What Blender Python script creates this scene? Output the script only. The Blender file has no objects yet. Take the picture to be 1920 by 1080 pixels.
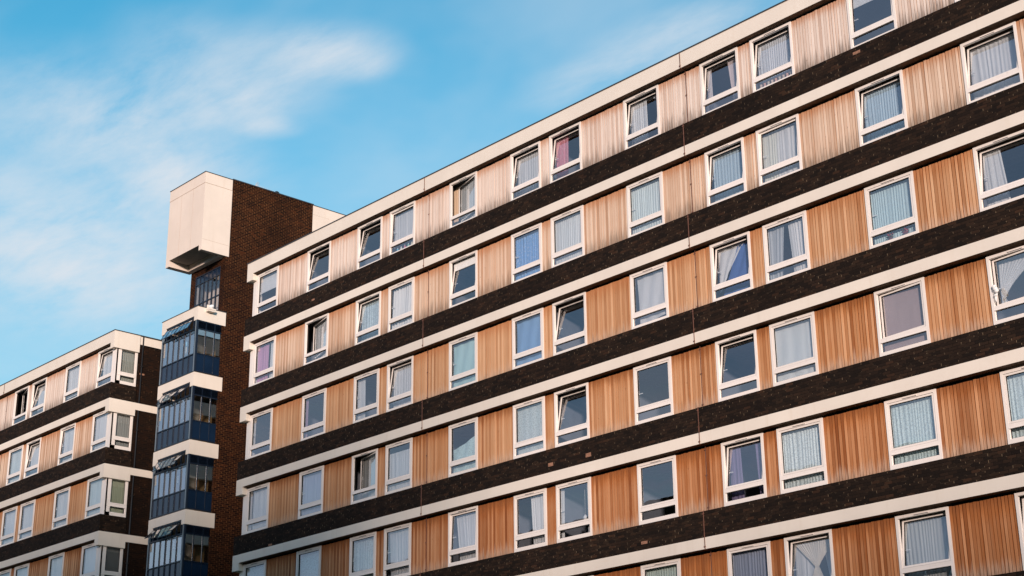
import bpy, math, random
from mathutils import Vector, Matrix
rnd = random.Random(7)
R = math.radians
scene = bpy.context.scene
COL = scene.collection
Z0 = 20.94            # height of the sill line of the top storey above the ground
H = 2.7               # storey height

# ------------------------------------------------------------------ helpers
class MB:
    """collects boxes, quads and tubes and links them as one mesh object"""
    def __init__(s): s.v=[]; s.f=[]; s.m=[]; s.t=[]; s.sm=[]
    def add(s, vs, fs, mi=0, tone=0.5, smooth=False):
        o=len(s.v); s.v+= [tuple(p) for p in vs]
        for f in fs:
            s.f.append(tuple(i+o for i in f)); s.m.append(mi); s.t.append(tone); s.sm.append(smooth)
        return s
    def box(s,x0,x1,y0,y1,z0,z1,mi=0,tone=0.5,bm=None):
        vs=[(x0,y0,z0),(x1,y0,z0),(x1,y1,z0),(x0,y1,z0),(x0,y0,z1),(x1,y0,z1),(x1,y1,z1),(x0,y1,z1)]
        fs=[(0,3,2,1),(4,5,6,7),(0,1,5,4),(1,2,6,5),(2,3,7,6),(3,0,4,7)]
        s.add(vs,fs,mi,tone)
        if bm is not None: s.m[-6]=bm
        return s
    def tube(s,pts,r,n=8,mi=0):
        pts=[Vector(p) for p in pts]; rings=[]
        for i,p in enumerate(pts):
            a=pts[max(i-1,0)]; b=pts[min(i+1,len(pts)-1)]
            d=(b-a).normalized(); up=Vector((0,0,1)) if abs(d.z)<.9 else Vector((1,0,0))
            q=d.cross(up).normalized(); w=q.cross(d)
            rr=r[i] if isinstance(r,(list,tuple)) else r
            rings.append([p+q*rr*math.cos(6.28319*k/n)+w*rr*math.sin(6.28319*k/n) for k in range(n)])
        vs=[v for g in rings for v in g]; fs=[]
        for i in range(len(pts)-1):
            for k in range(n):
                fs.append((i*n+k,i*n+(k+1)%n,(i+1)*n+(k+1)%n,(i+1)*n+k))
        fs.append(tuple(range(n))[::-1]); fs.append(tuple((len(pts)-1)*n+k for k in range(n)))
        return s.add(vs,fs,mi,smooth=True)
    def mesh(s,name,mats):
        me=bpy.data.meshes.new(name); me.from_pydata(s.v,[],s.f)
        if not isinstance(mats,(list,tuple)): mats=[mats]
        for m in mats: me.materials.append(m)
        me.polygons.foreach_set('material_index',s.m)
        me.polygons.foreach_set('use_smooth',s.sm)
        a=me.attributes.new('tone','FLOAT','FACE'); a.data.foreach_set('value',s.t)
        me.update(); return me
    def build(s,name,mats,parent=None,loc=(0,0,0),rot=(0,0,0),label=None):
        return link(name,s.mesh(name,mats),parent,loc,rot,label)
def link(name,me,parent=None,loc=(0,0,0),rot=(0,0,0),label=None):
    o=bpy.data.objects.new(name,me); COL.objects.link(o)
    o.parent=parent; o.location=loc; o.rotation_euler=rot
    if label: o['label']=label
    return o
def thing(name,label,cat,loc=(0,0,0),rz=0,group=None):
    o=bpy.data.objects.new(name,None); COL.objects.link(o); o.location=loc; o.rotation_euler=(0,0,rz)
    o.empty_display_size=.5; o['label']=label; o['category']=cat
    if group: o['group']=group
    return o

# ------------------------------------------------------------------ materials
class NT:
    def __init__(s,name):
        s.mat=bpy.data.materials.new(name); s.mat.use_nodes=True; s.t=s.mat.node_tree
        s.t.nodes.clear(); s.out=s.n('ShaderNodeOutputMaterial')
    def n(s,ty,**kw):
        x=s.t.nodes.new(ty)
        for k,v in kw.items(): setattr(x,k,v)
        return x
    def l(s,a,b): s.t.links.new(a,b)
    def math(s,op,a,b=None,clamp=False):
        x=s.n('ShaderNodeMath',operation=op); x.use_clamp=clamp
        for i,v in enumerate((a,b)):
            if v is None: continue
            if isinstance(v,(int,float)): x.inputs[i].default_value=v
            else: s.l(v,x.inputs[i])
        return x.outputs[0]
    def mix(s,f,a,b,blend='MIX'):
        x=s.n('ShaderNodeMix',data_type='RGBA',blend_type=blend)
        for i,v in ((0,f),(6,a),(7,b)):
            if isinstance(v,(int,float)): x.inputs[i].default_value=v
            elif isinstance(v,tuple): x.inputs[i].default_value=(*v,1) if len(v)==3 else v
            else: s.l(v,x.inputs[i])
        return x.outputs[2]
    def noise(s,vec,scale,detail=3,rough=.55,dim='3D'):
        x=s.n('ShaderNodeTexNoise',noise_dimensions=dim); x.inputs['Scale'].default_value=scale
        x.inputs['Detail'].default_value=detail; x.inputs['Roughness'].default_value=rough
        if vec is not None: s.l(vec,x.inputs['Vector'])
        return x.outputs[0]
    def ramp(s,v,a,b,lo=0.,hi=1.,interp='SMOOTHSTEP'):
        x=s.n('ShaderNodeMapRange',interpolation_type=interp); s.l(v,x.inputs[0])
        x.inputs[1].default_value=a;x.inputs[2].default_value=b;x.inputs[3].default_value=lo;x.inputs[4].default_value=hi
        return x.outputs[0]
    def pos(s): return s.n('ShaderNodeNewGeometry').outputs['Position']
    def scalev(s,v,sx,sy,sz):
        x=s.n('ShaderNodeVectorMath',operation='MULTIPLY'); s.l(v,x.inputs[0]); x.inputs[1].default_value=(sx,sy,sz); return x.outputs[0]
    def bsdf(s,color,rough=.6,spec=.5,bump=None,bstr=.3,bdist=.01):
        p=s.n('ShaderNodeBsdfPrincipled')
        if isinstance(color,tuple): p.inputs['Base Color'].default_value=(*color,1)
        else: s.l(color,p.inputs['Base Color'])
        if isinstance(rough,(int,float)): p.inputs['Roughness'].default_value=rough
        else: s.l(rough,p.inputs['Roughness'])
        p.inputs['Specular IOR Level'].default_value=spec
        if bump is not None:
            b=s.n('ShaderNodeBump'); b.inputs['Strength'].default_value=bstr; b.inputs['Distance'].default_value=bdist
            s.l(bump,b.inputs['Height']); s.l(b.outputs[0],p.inputs['Normal'])
        s.l(p.outputs[0],s.out.inputs[0]); return p

def plain(name,col,rough=.5,spec=.5,var=.12,scale=3.):
    t=NT(name); n=t.noise(t.pos(),scale,4)
    f=t.ramp(n,.3,.7,0,1); lo=tuple(c*(1-var) for c in col); hi=tuple(min(c*(1+var*.6),1) for c in col)
    t.bsdf(t.mix(f,lo,hi),rough,spec); return t.mat

def concrete_paint(name,col):
    t=NT(name); p=t.pos()
    big=t.ramp(t.noise(p,.7,5,.6),.35,.7)
    streak=t.ramp(t.noise(t.scalev(p,5,5,.35),1,4,.6),.52,.8)
    fine=t.noise(p,55,3)
    c=t.mix(big,tuple(x*.93 for x in col),col)
    c=t.mix(t.math('MULTIPLY',streak,.30),c,tuple(x*y for x,y in zip(col,(.80,.74,.66))))
    spots=t.ramp(t.noise(t.scalev(p,1.2,1.2,9),2.2,2),.70,.76)
    c=t.mix(t.math('MULTIPLY',spots,.35),c,tuple(x*y for x,y in zip(col,(.9,.78,.68))))
    t.bsdf(c,.75,.25,t.math('ADD',fine,t.math('MULTIPLY',big,.6)),.15,.004); return t.mat

def brick(name,c1,c2,mort,fleck,fleck_at,pale=.0):
    t=NT(name); p=t.pos(); sp=t.n('ShaderNodeSeparateXYZ'); t.l(p,sp.inputs[0])
    cb=t.n('ShaderNodeCombineXYZ'); t.l(t.math('ADD',sp.outputs[0],sp.outputs[1]),cb.inputs[0]); t.l(sp.outputs[2],cb.inputs[1])
    wob=t.noise(t.scalev(cb.outputs[0],3,3,3),1.3,2)
    ad=t.n('ShaderNodeVectorMath',operation='ADD'); t.l(cb.outputs[0],ad.inputs[0])
    wv=t.n('ShaderNodeCombineXYZ'); t.l(t.math('MULTIPLY',t.math('SUBTRACT',wob,.5),.012),wv.inputs[0]); t.l(t.math('MULTIPLY',t.math('SUBTRACT',wob,.5),.008),wv.inputs[1])
    t.l(wv.outputs[0],ad.inputs[1]); v=ad.outputs[0]
    b=t.n('ShaderNodeTexBrick'); t.l(v,b.inputs['Vector'])
    b.inputs['Scale'].default_value=1; b.inputs['Mortar Size'].default_value=.007; b.inputs['Mortar Smooth'].default_value=.25
    b.inputs['Brick Width'].default_value=.225; b.inputs['Row Height'].default_value=.075; b.inputs['Bias'].default_value=-.1
    b.inputs['Color1'].default_value=(*c1,1); b.inputs['Color2'].default_value=(*c2,1); b.inputs['Mortar'].default_value=(*mort,1)
    mort_f=b.outputs['Fac']
    # the pale perpends: mortar catches the eye mostly in upright joints, patchily
    fl=t.ramp(t.noise(v,fleck_at[0],2,.7),fleck_at[1],fleck_at[1]+.07)
    # is this an upright joint: distance to the bed joint
    m=t.math('MODULO',sp.outputs[2],.075); up=t.math('MULTIPLY',t.ramp(m,.010,.016),t.ramp(m,.062,.068,1,0))
    upf=t.math('ADD',t.math('MULTIPLY',up,.85),.15)
    c=t.mix(t.math('MULTIPLY',t.math('MULTIPLY',mort_f,fl),upf),b.outputs['Color'],fleck)
    # whole bricks of another firing
    b2=t.n('ShaderNodeTexBrick'); t.l(v,b2.inputs['Vector']); b2.inputs['Scale'].default_value=1; b2.inputs['Mortar Size'].default_value=.0
    b2.inputs['Brick Width'].default_value=.225; b2.inputs['Row Height'].default_value=.075
    b2.inputs['Color1'].default_value=(0,0,0,1); b2.inputs['Color2'].default_value=(1,1,1,1); b2.inputs['Mortar'].default_value=(0,0,0,1)
    odd=t.ramp(b2.outputs['Color'],.90,.99)
    c=t.mix(t.math('MULTIPLY',t.math('MULTIPLY',odd,t.math('SUBTRACT',1,mort_f)),.55),c,tuple(x*y for x,y in zip(c2,(1.6,1.35,1.2))))
    big=t.ramp(t.noise(p,.55,4,.6),.3,.75)
    c=t.mix(big,t.mix(.45,c,(c1[0]*.5,c1[1]*.5,c1[2]*.55)),c)
    face=t.noise(p,40,3)
    h=t.math('SUBTRACT',t.math('MULTIPLY',face,.35),mort_f)
    t.bsdf(c,.85,.10,h,.7,.006); return t.mat

def timber(name,k,kk=None):
    """k = 1 silvered and pale (top storey) ... 0 fresh orange cedar (lowest storeys)"""
    t=NT(name); tc=t.n('ShaderNodeTexCoord').outputs['Object']; p=t.pos()
    sp=t.n('ShaderNodeSeparateXYZ'); t.l(tc,sp.inputs[0]); z=sp.outputs[2]
    tone=t.n('ShaderNodeAttribute',attribute_name='tone').outputs['Fac']
    oi=t.n('ShaderNodeObjectInfo').outputs['Random']
    grain=t.noise(t.scalev(p,45,45,2.5),1,4,.65)
    blot=t.noise(t.scalev(p,9,9,1.3),1,4,.6)
    red,drk=((.60,.245,.080),(.29,.092,.024)) if k>.2 else ((.54,.20,.062),(.215,.062,.016)); sil,pale=((.62,.485,.405),(.82,.70,.62)) if k>.9 else (((.56,.39,.275),(.80,.63,.50)) if k>.7 else ((.52,.31,.170),(.78,.53,.34)))
    fresh=t.mix(tone,drk,red); old=t.mix(tone,sil,pale)
    w=t.math('ADD',t.math('MULTIPLY',t.math('SUBTRACT',blot,.5),.45),t.math('ADD',k,t.math('MULTIPLY',t.math('SUBTRACT',oi,.5),.16)))
    w=t.math('ADD',w,t.math('MULTIPLY',t.math('SUBTRACT',tone,.5),.34),True)
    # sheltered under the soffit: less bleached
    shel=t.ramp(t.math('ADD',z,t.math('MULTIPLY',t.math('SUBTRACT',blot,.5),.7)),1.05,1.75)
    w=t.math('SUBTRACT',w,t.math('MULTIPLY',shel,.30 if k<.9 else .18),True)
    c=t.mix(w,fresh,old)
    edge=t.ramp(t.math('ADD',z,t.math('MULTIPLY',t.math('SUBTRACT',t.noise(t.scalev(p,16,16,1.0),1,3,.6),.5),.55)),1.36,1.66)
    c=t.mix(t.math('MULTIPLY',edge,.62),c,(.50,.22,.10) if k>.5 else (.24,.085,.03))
    # foot of the boards: rain splash, bleached low down in the building, black mould higher up
    jag=t.math('ADD',z,t.math('MULTIPLY',t.math('SUBTRACT',t.noise(t.scalev(p,22,22,.8),1,2,.5),.5),.75))
    foot=t.ramp(jag,.05,.42,1,0)
    if k<.62: c=t.mix(t.math('MULTIPLY',foot,.55),c,(.60,.43,.32))
    jag2=t.math('ADD',z,t.math('MULTIPLY',t.math('SUBTRACT',t.noise(t.scalev(p,16,16,1.1),1.3,4,.6),.5),1.3))
    mould=t.ramp(jag2,-.12 if k<.62 else -.02,.26 if k<.62 else .62,1,0)
    c=t.mix(t.math('MULTIPLY',mould,.45 if k<.62 else (.62 if k<.9 else .72)),c,(.10,.072,.055))
    c=t.mix(t.ramp(grain,.35,.75,.0,.16),c,t.mix(.6,c,(.10,.045,.02)))
    knot=t.ramp(t.noise(t.scalev(p,14,14,7),1.7,1),.76,.80)
    c=t.mix(t.math('MULTIPLY',knot,.6),c,(.10,.04,.02))
    t.bsdf(c,.7,.25,grain,.25,.003); return t.mat

def glass(name,tint=(.97,.985,1.),f0=.165,rough=.0):
    t=NT(name); tr=t.n('ShaderNodeBsdfTransparent'); tr.inputs[0].default_value=(*[c*.95 for c in tint],1)
    g=t.n('ShaderNodeBsdfGlossy'); g.inputs['Roughness'].default_value=rough; g.inputs['Color'].default_value=(.95,.97,1,1)
    lw=t.n('ShaderNodeLayerWeight'); lw.inputs[0].default_value=.32
    f=t.math('ADD',t.math('MULTIPLY',lw.outputs['Fresnel'],1.0),t.math('ADD',f0-.045,t.math('MULTIPLY',t.n('ShaderNodeObjectInfo').outputs['Random'],.09)),True)
    geo=t.n('ShaderNodeNewGeometry'); f=t.math('MULTIPLY',f,t.math('SUBTRACT',1,geo.outputs['Backfacing']))
    # float glass is never quite flat
    b=t.n('ShaderNodeBump'); b.inputs['Strength'].default_value=.10; b.inputs['Distance'].default_value=.03
    t.l(t.noise(geo.outputs['Position'],1.1,1),b.inputs['Height']); t.l(b.outputs[0],g.inputs['Normal'])
    m=t.n('ShaderNodeMixShader'); t.l(f,m.inputs[0]); t.l(tr.outputs[0],m.inputs[1]); t.l(g.outputs[0],m.inputs[2])
    t.l(m.outputs[0],t.out.inputs[0]); return t.mat

def upvc_mat():
    t=NT('window_frame_white'); p=t.pos(); r=t.n('ShaderNodeObjectInfo').outputs['Random']
    c=t.mix(r,(.84,.765,.72),(.76,.70,.655)); st=t.ramp(t.noise(t.scalev(p,14,14,2),1,4),.55,.8,0,.35)
    c=t.mix(st,c,(.52,.47,.42)); t.bsdf(c,.4,.4); return t.mat
CM={}
def cloth(col,pat=None,dens=.9):
    col=tuple(min(.95,c*1.48+.02) for c in col)
    key=(col,pat,dens)
    if key in CM: return CM[key]
    t=NT('curtain_cloth'); p=t.pos(); c=col
    base=t.mix(t.noise(t.scalev(p,9,9,1.5),1,3),tuple(x*.82 for x in col),col)
    alpha=None
    if pat=='lace':
        v=t.n('ShaderNodeTexVoronoi',feature='DISTANCE_TO_EDGE'); v.inputs['Scale'].default_value=11; t.l(p,v.inputs['Vector'])
        a=t.ramp(v.outputs[0],.03,.10,1,0); b=t.ramp(t.noise(p,26,3),.42,.56)
        f=t.math('MAXIMUM',a,b); base=t.mix(f,tuple(x*.74 for x in col),col)
    if pat=='dots':
        v=t.n('ShaderNodeTexVoronoi'); v.inputs['Scale'].default_value=13; t.l(p,v.inputs['Vector'])
        base=t.mix(t.ramp(v.outputs[0],.10,.16,1,0),base,(.95,.95,.95))
    if pat=='floral':
        f=t.ramp(t.noise(p,19,3),.50,.62,0,.55); base=t.mix(f,base,tuple(.5*x+.45 for x in col))
    d=t.n('ShaderNodeBsdfDiffuse'); tl=t.n('ShaderNodeBsdfTranslucent')
    t.l(base,d.inputs[0]); t.l(base,tl.inputs[0])
    m=t.n('ShaderNodeMixShader'); m.inputs[0].default_value=.22; t.l(d.outputs[0],m.inputs[1]); t.l(tl.outputs[0],m.inputs[2])
    tr=t.n('ShaderNodeBsdfTransparent'); m2=t.n('ShaderNodeMixShader'); m2.inputs[0].default_value=dens
    t.l(tr.outputs[0],m2.inputs[1]); t.l(m.outputs[0],m2.inputs[2]); t.l(m2.outputs[0],t.out.inputs[0])
    CM[key]=t.mat; return t.mat

M=dict(
 band=concrete_paint('cream_masonry_paint',(.765,.686,.602)),
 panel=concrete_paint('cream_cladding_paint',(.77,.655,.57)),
 soffit_shade=plain('shaded_band_soffit',(.15,.10,.072),.9,.1,.3,6),  # shade under the cream bands, painted as a darker underside colour
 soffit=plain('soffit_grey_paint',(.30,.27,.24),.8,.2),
 brick=brick('dark_engineering_brick',(.013,.0088,.0068),(.036,.0205,.0130),(.010,.0068,.0050),(.26,.18,.11),(6.5,.53)),
 brick2=brick('brown_stock_brick',(.011,.0045,.003),(.046,.0150,.0058),(.085,.033,.013),(.25,.11,.04),(4.0,.42)),
 brick3=brick('near_black_brick',(.008,.005,.004),(.020,.009,.005),(.026,.013,.007),(.16,.085,.04),(4.5,.55)),  # darkest brick mix, used on the short block's gable return
 palebrick=plain('replacement_brick',(.30,.155,.10),.8,.2,.3,30),
 upvc=upvc_mat(),
 gasket=plain('rubber_gasket',(.012,.011,.011),.6,.3),
 coping=plain('dark_metal_coping',(.035,.038,.045),.45,.5),
 copper=plain('brown_copper_tape',(.17,.075,.05),.55,.4,.3,9),
 pipe=plain('black_downpipe',(.02,.02,.022),.45,.5),
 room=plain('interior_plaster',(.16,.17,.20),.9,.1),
 back=plain('breather_membrane',(.02,.017,.015),.9,.1),
 glass=glass('window_glass'),
 upperglass=glass('landing_glass',(1.,1.,1.),.06),
 sunlit_ochre=plain('sunlit_ochre_wall',(.50,.27,.12),.8,.2,.25,1.5),  # sunset light on the bay interior, put into the wall colour
 cream=plain('cream_plaster',(.62,.52,.43),.8,.2,.1,1.5),
 bayglass=glass('stair_glass',(.95,1.,1.),.42),
 navy=plain('navy_painted_metal',(.009,.017,.034),.35,.5,.12,6),
 navypanel=plain('navy_infill_panel',(.008,.021,.048),.14,.5,.15,1.5),
 steel=plain('pale_steel_post',(.17,.22,.26),.4,.5),
 white=plain('white_plastic',(.78,.78,.78),.4,.5,.04),
 alu=plain('weathered_aluminium',(.55,.57,.60),.4,.5),
 roof=plain('roof_felt',(.12,.12,.12),.9,.2),
 concrete=plain('bare_concrete',(.33,.31,.28),.9,.2),
)
TW=[1.0,.80,.54,.33,.19,.09]
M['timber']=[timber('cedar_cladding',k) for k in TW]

# ------------------------------------------------------------------ curtains
CY=[.17]
def drape(parts,y=None,folds=13,amp=.0085):
    """parts: list of (xl_top,xr_top,xl_bot,xr_bot,z_top,z_bot[,tie]) ; one pleated sheet each"""
    b=MB(); y=CY[0] if y is None else y
    for i,p in enumerate(parts):
        xlt,xrt,xlb,xrb,zt,zb=p[:6]; tie=p[6] if len(p)>6 else None
        wid=max(xrt-xlt,xrb-xlb); nf=max(2,int(folds*wid/1.2)); nx=nf*6; nz=14
        ph=rnd.random()*6; vs=[]
        fr=[rnd.uniform(.2,1.7) for _ in range(nf+2)]
        for j in range(nz+1):
            s=j/nz; z=zt+(zb-zt)*s
            xl=xlt+(xlb-xlt)*s; xr=xrt+(xrb-xrt)*s
            if tie is not None:
                ts,tx,tw=tie
                q=min(1,s/ts) if s<ts else max(0,1-(s-ts)/(1-ts)*.75)
                q=q**1.3
                xl=xl+(tx-tw/2-xl)*q; xr=xr+(tx+tw/2-xr)*q
            for k in range(nx+1):
                u=k/nx; a=amp*fr[int(u*nf)]*(1 if s>.03 else .4)
                vs.append((xl+(xr-xl)*u, y+.012*i+a*math.sin(u*nf*5.2+ph+2.6*math.sin(u*6.3+ph*1.7)+1.1*math.sin(u*15+ph)+.5*math.sin(s*3+u*9)), z))
        fs=[(j*(nx+1)+k,(j+1)*(nx+1)+k,(j+1)*(nx+1)+k+1,j*(nx+1)+k+1) for j in range(nz) for k in range(nx)]
        b.add(vs,fs,0,.5,True)
    return b
WH=(.78,.80,.78); NET=(.70,.73,.74); CREAM=(.78,.75,.64); AQ=(.66,.80,.80); LB=(.42,.62,.74); GR=(.52,.56,.58)
# code of a curtain -> function(W) giving list of (name, MeshBuilder, material, label)
def full(col,pat=None,folds=14,dens=.93,zb=.05,lab=None,zt=1.62):
    return lambda W:[('curtain',drape([(.05,W-.05,.05,W-.05,zt,zb)],folds=folds),cloth(col,pat,dens),lab)]
def left(col,a,b,pat=None,lab=None): return lambda W:[('curtain',drape([(.05,W*a,.05,W*b,1.62,.02)]),cloth(col,pat,.97),lab)]
def right(col,a,b,pat=None,lab=None): return lambda W:[('curtain',drape([(W*a,W-.05,W*b,W-.05,1.62,.02)]),cloth(col,pat,.97),lab)]
def multi(*fs): return lambda W:[x for f in fs for x in f(W)]
def blind(col,zb,lab=None,slats=False):
    def f(W):
        b=MB()
        if slats:
            z=1.62
            while z>zb:
                b.add([(.06,.16,z),(W-.06,.16,z),(W-.06,.185,z-.030),(.06,.185,z-.030)],[(0,1,2,3)],0); z-=.035
        else:
            b.box(.06,W-.06,.15,.156,zb,1.62); b.box(.06,W-.06,.145,.165,zb-.02,zb)
        return [('blind',b,cloth(col,None,1.0),lab)]
    return f
def sheet(poly,col,pat=None,lab=None):
    def f(W):
        n=8; b=MB()
        # bilinear patch between four corners (fractions of W, height) with sag folds
        (a0,a1),(b0,b1),(c0,c1),(d0,d1)=poly
        vs=[]
        for j in range(n*2+1):
            for i in range(n*2+1):
                u=i/(n*2); v=j/(n*2)
                x=(a0*(1-u)+b0*u)*(1-v)+(d0*(1-u)+c0*u)*v; z=(a1*(1-u)+b1*u)*(1-v)+(d1*(1-u)+c1*u)*v
                z-=.05*math.sin(u*3.14)*(1-v)
                vs.append((x*W,CY[0]+.012*math.sin(u*17+v*5),z))
        m=n*2+1
        b.add(vs,[(j*m+i,(j+1)*m+i,(j+1)*m+i+1,j*m+i+1) for j in range(n*2) for i in range(n*2)],0,.5,True)
        return [('curtain',b,cloth(col,pat,1.0),lab)]
    return f
def tied(W):
    c=cloth((.60,.55,.48),None,.95); w=cloth((.66,.70,.66),None,.85)
    a=drape([(.05,W-.05,W*.28,W*.8,1.62,.0,(.42,W*.52,.10))],y=.27,folds=20)
    b=drape([(.05,W*.45,.05,W*.40,1.60,.0),(W*.62,W-.05,W*.80,W-.05,1.60,.0)],y=.33)
    return [('curtain',a,c,'cream curtain gathered into a knot'),('curtain',b,w,'thin white curtains')]
def swag(W):
    a=drape([(W*.10,W*.95,W*.05,W*.20,1.62,.45,(.80,W*.12,.08))],y=.26,folds=16)
    b=drape([(W*.72,W-.05,W*.80,W-.05,1.60,.02)],y=.34)
    return [('curtain',a,cloth((.70,.78,.76),None,.95),'white curtain swept aside and tied'),('curtain',b,cloth((.55,.62,.64),'lace',.8),None)]
def none(W): return []
# state: c closed, s slightly tilted, t tilted, T widely tilted, o turned inwards
S=dict(c=0,s=2.6,t=7.6,T=9.6)
WIN={
(1,1):('c',blind((.80,.80,.76),.98,'white roller blind half down')),(1,2):('T',none),(1,3):('T',none),(1,4):('s',full((.66,.65,.64),zb=.48)),
(1,5):('o',multi(full((.62,.63,.62)),lambda W:[('sunlit_reveal_sheet',drape([(-.55,W*.12,-.55,W*.08,1.62,.0)],y=.30),cloth((.50,.36,.25),None,1.),None)])),(1,6):('t',full((.72,.70,.64))),(1,7):('t',multi(left((.66,.24,.29),.42,.40,'floral','pink patterned curtain'),right((.66,.24,.29),.80,.86,'floral','pink patterned curtain'))),
(1,8):('t',multi(left(WH,.50,.52),sheet([(.62,1.58),(.96,1.58),(.96,1.1),(.90,1.25)],(.7,.7,.66)))),(1,9):('t',multi(left((.6,.55,.55),.16,.17),right((.74,.52,.50),.58,.70))),(1,10):('t',full((.58,.60,.64),folds=20,zb=.40)),
(1,11):('s',blind((.75,.70,.62),1.30)),(1,12):('c',full(NET)),
(2,1):('c',multi(left((.50,.26,.42),.55,.55,None,'mauve curtain'),right(WH,.66,.62))),(2,2):('o',full((.62,.72,.76),'lace')),(2,3):('t',full((.50,.60,.66),'lace')),
(2,4):('c',multi(lambda W:[('curtain',drape([(W*.12,W*.86,W*.05,W*.80,1.60,.02)],amp=.03),cloth(WH,None,1.),None)])),(2,5):('t',blind((.74,.80,.72),1.36)),
(2,6):('c',full((.16,.34,.66),'floral',16,1.,.02,'blue patterned curtain')),(2,7):('c',full((.60,.68,.72),None,18,1.)),(2,8):('c',full((.55,.63,.70),None,18,1.)),
(2,9):('t',full((.45,.56,.68),None,16)),(2,10):('s',multi(left((.74,.74,.56),.42,.40),right((.70,.78,.82),.38,.36))),(2,11):('t',full((.42,.54,.62),'dots',18)),(2,12):('t',full((.72,.78,.72),None,12,1.)),
(3,1):('c',right(WH,.93,.86)),(3,2):('c',left((.45,.30,.40),.14,.12)),(3,3):('c',left(WH,.34,.36)),(3,4):('t',full((.74,.78,.76))),
(3,5):('c',sheet([(.05,1.60),(.95,1.60),(.95,.04),(.05,.04)],LB,None,'pale blue cloth hung as a curtain')),(3,6):('c',sheet([(.05,1.60),(.95,1.60),(.95,.04),(.05,.04)],(.20,.36,.58),None,'blue cloth hung as a curtain')),
(3,7):('T',none),(3,8):('c',sheet([(.10,1.60),(.95,1.60),(.95,.30),(.16,.14)],(.66,.77,.74))),
(3,9):('t',multi(sheet([(.05,1.6),(.75,1.6),(.38,1.05),(.05,.35)],(.70,.78,.78)),sheet([(.55,1.55),(.95,1.6),(.95,.02),(.05,.02)],(.07,.14,.36),None,'navy blue sheet'))),
(3,10):('c',multi(right(WH,.50,.58),left((.40,.42,.44),.42,.30))),(3,11):('c',full((.42,.55,.58),None,20,1.)),(3,12):('t',left((.74,.82,.78),.36,.46)),
(4,1):('c',multi(lambda W:[('curtain',drape([(.22,W-.05,.20,W-.05,1.60,.02)]),cloth((.68,.76,.74),None,1.),None)])),(4,2):('c',full((.44,.48,.60),None,8,1.)),(4,3):('o',multi(left((.45,.42,.38),.38,.38),right((.60,.72,.84),.40,.40))),
(4,4):('c',full(AQ,None,10,1.,.02,'pale aqua tab-top curtain',1.40)),(4,5):('c',sheet([(.05,.92),(.95,1.28),(.95,.02),(.05,.02)],(.48,.66,.76),'lace')),(4,6):('c',full((.56,.68,.72),'lace',3,.95)),
(4,7):('T',none),(4,8):('c',none),(4,9):('t',none),(4,10):('c',full((.60,.74,.72),None,4,1.)),(4,11):('o2',blind((.36,.27,.26),.20,'mauve pleated blind')),(4,12):('o2',swag),
(5,1):('c',full((.60,.72,.74),'lace',8)),(5,2):('c',full((.56,.68,.72),'lace',4)),(5,3):('c',full((.56,.72,.78),'lace',12,1.)),(5,4):('c',multi(lambda W:[('curtain',drape([(.10,W-.05,.22,W-.05,1.60,.02)]),cloth((.66,.80,.82),None,1.),None)])),
(5,5):('s',multi(lambda W:[('curtain',drape([(.16,W-.05,.36,W-.05,1.60,.02)]),cloth((.68,.80,.82),None,1.),None)])),(5,6):('c',right((.74,.82,.82),.42,.50)),(5,7):('c',multi(left(CREAM,.15,.13),right(CREAM,.80,.82))),(5,8):('c',none),
(5,9):('t',multi(left((.22,.18,.30),.30,.34),right((.22,.18,.30),.66,.72))),(5,10):('c',full((.56,.72,.76),'lace',16,1.)),(5,11):('c',full((.52,.70,.75),'lace',16,1.)),(5,12):('c',full((.54,.70,.74),'lace',16,1.)),
(6,6):('c',full(NET)),(6,7):('c',full(NET)),(6,8):('c',full((.52,.60,.54),None,18)),(6,9):('c',full((.36,.40,.50),None,18)),(6,10):('t',tied),(6,11):('t',full((.44,.46,.45),None,16)),(6,12):('t',none),
}

# ------------------------------------------------------------------ windows
FR={}
def frame_mesh(W,Ht=1.676,zb=-.06):
    key=('f',W,Ht)
    if key in FR: return FR[key]
    b=MB(); d0,d1=0.,.075; F=.068
    b.box(0,F,d0,d1,zb,Ht); b.box(W-F,W,d0,d1,zb,Ht)
    b.box(F,W-F,d0,d1,Ht-.066,Ht); b.box(F,W-F,d0+.001,d1,.388,.488); b.box(F,W-F,d0,d1,zb,.148)
    b.box(F,W-F,d0-.010,d0,.380,.396)                                   # drip nose of the transom
    for x0,x1,z0,z1 in ((F,F+.014,.148,.388),(W-F-.014,W-F,.148,.388),(F+.014,W-F-.014,.148,.162),(F+.014,W-F-.014,.374,.388)):
        b.box(x0,x1,.026,.07,z0,z1)
    g=F+.014
    for x0,x1,z0,z1 in ((g,g+.006,.162,.374),(W-g-.006,W-g,.162,.374),(g,W-g,.162,.168),(g,W-g,.368,.374)):
        b.box(x0,x1,.034,.06,z0,z1,1)
    FR[key]=b.mesh('window',[M['upvc'],M['gasket']]); return FR[key]
def sash_mesh(W,Hs=1.118):
    key=('s',W,Hs)
    if key in FR: return FR[key]
    w=W-.136; b=MB(); g=.006; q=.050
    for x0,x1,z0,z1 in ((g,q,g,Hs-g),(w-q,w-g,g,Hs-g),(q,w-q,g,q),(q,w-q,Hs-q,Hs-g)):
        b.box(x0,x1,0,.055,z0,z1)
    for x0,x1,z0,z1 in ((q,q+.007,q,Hs-q),(w-q-.007,w-q,q,Hs-q),(q+.007,w-q-.007,q,q+.007),(q+.007,w-q-.007,Hs-q-.007,Hs-q)):
        b.box(x0,x1,.016,.05,z0,z1,1)
    FR[key]=b.mesh('sash',[M['upvc'],M['gasket']]); return FR[key]
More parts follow.
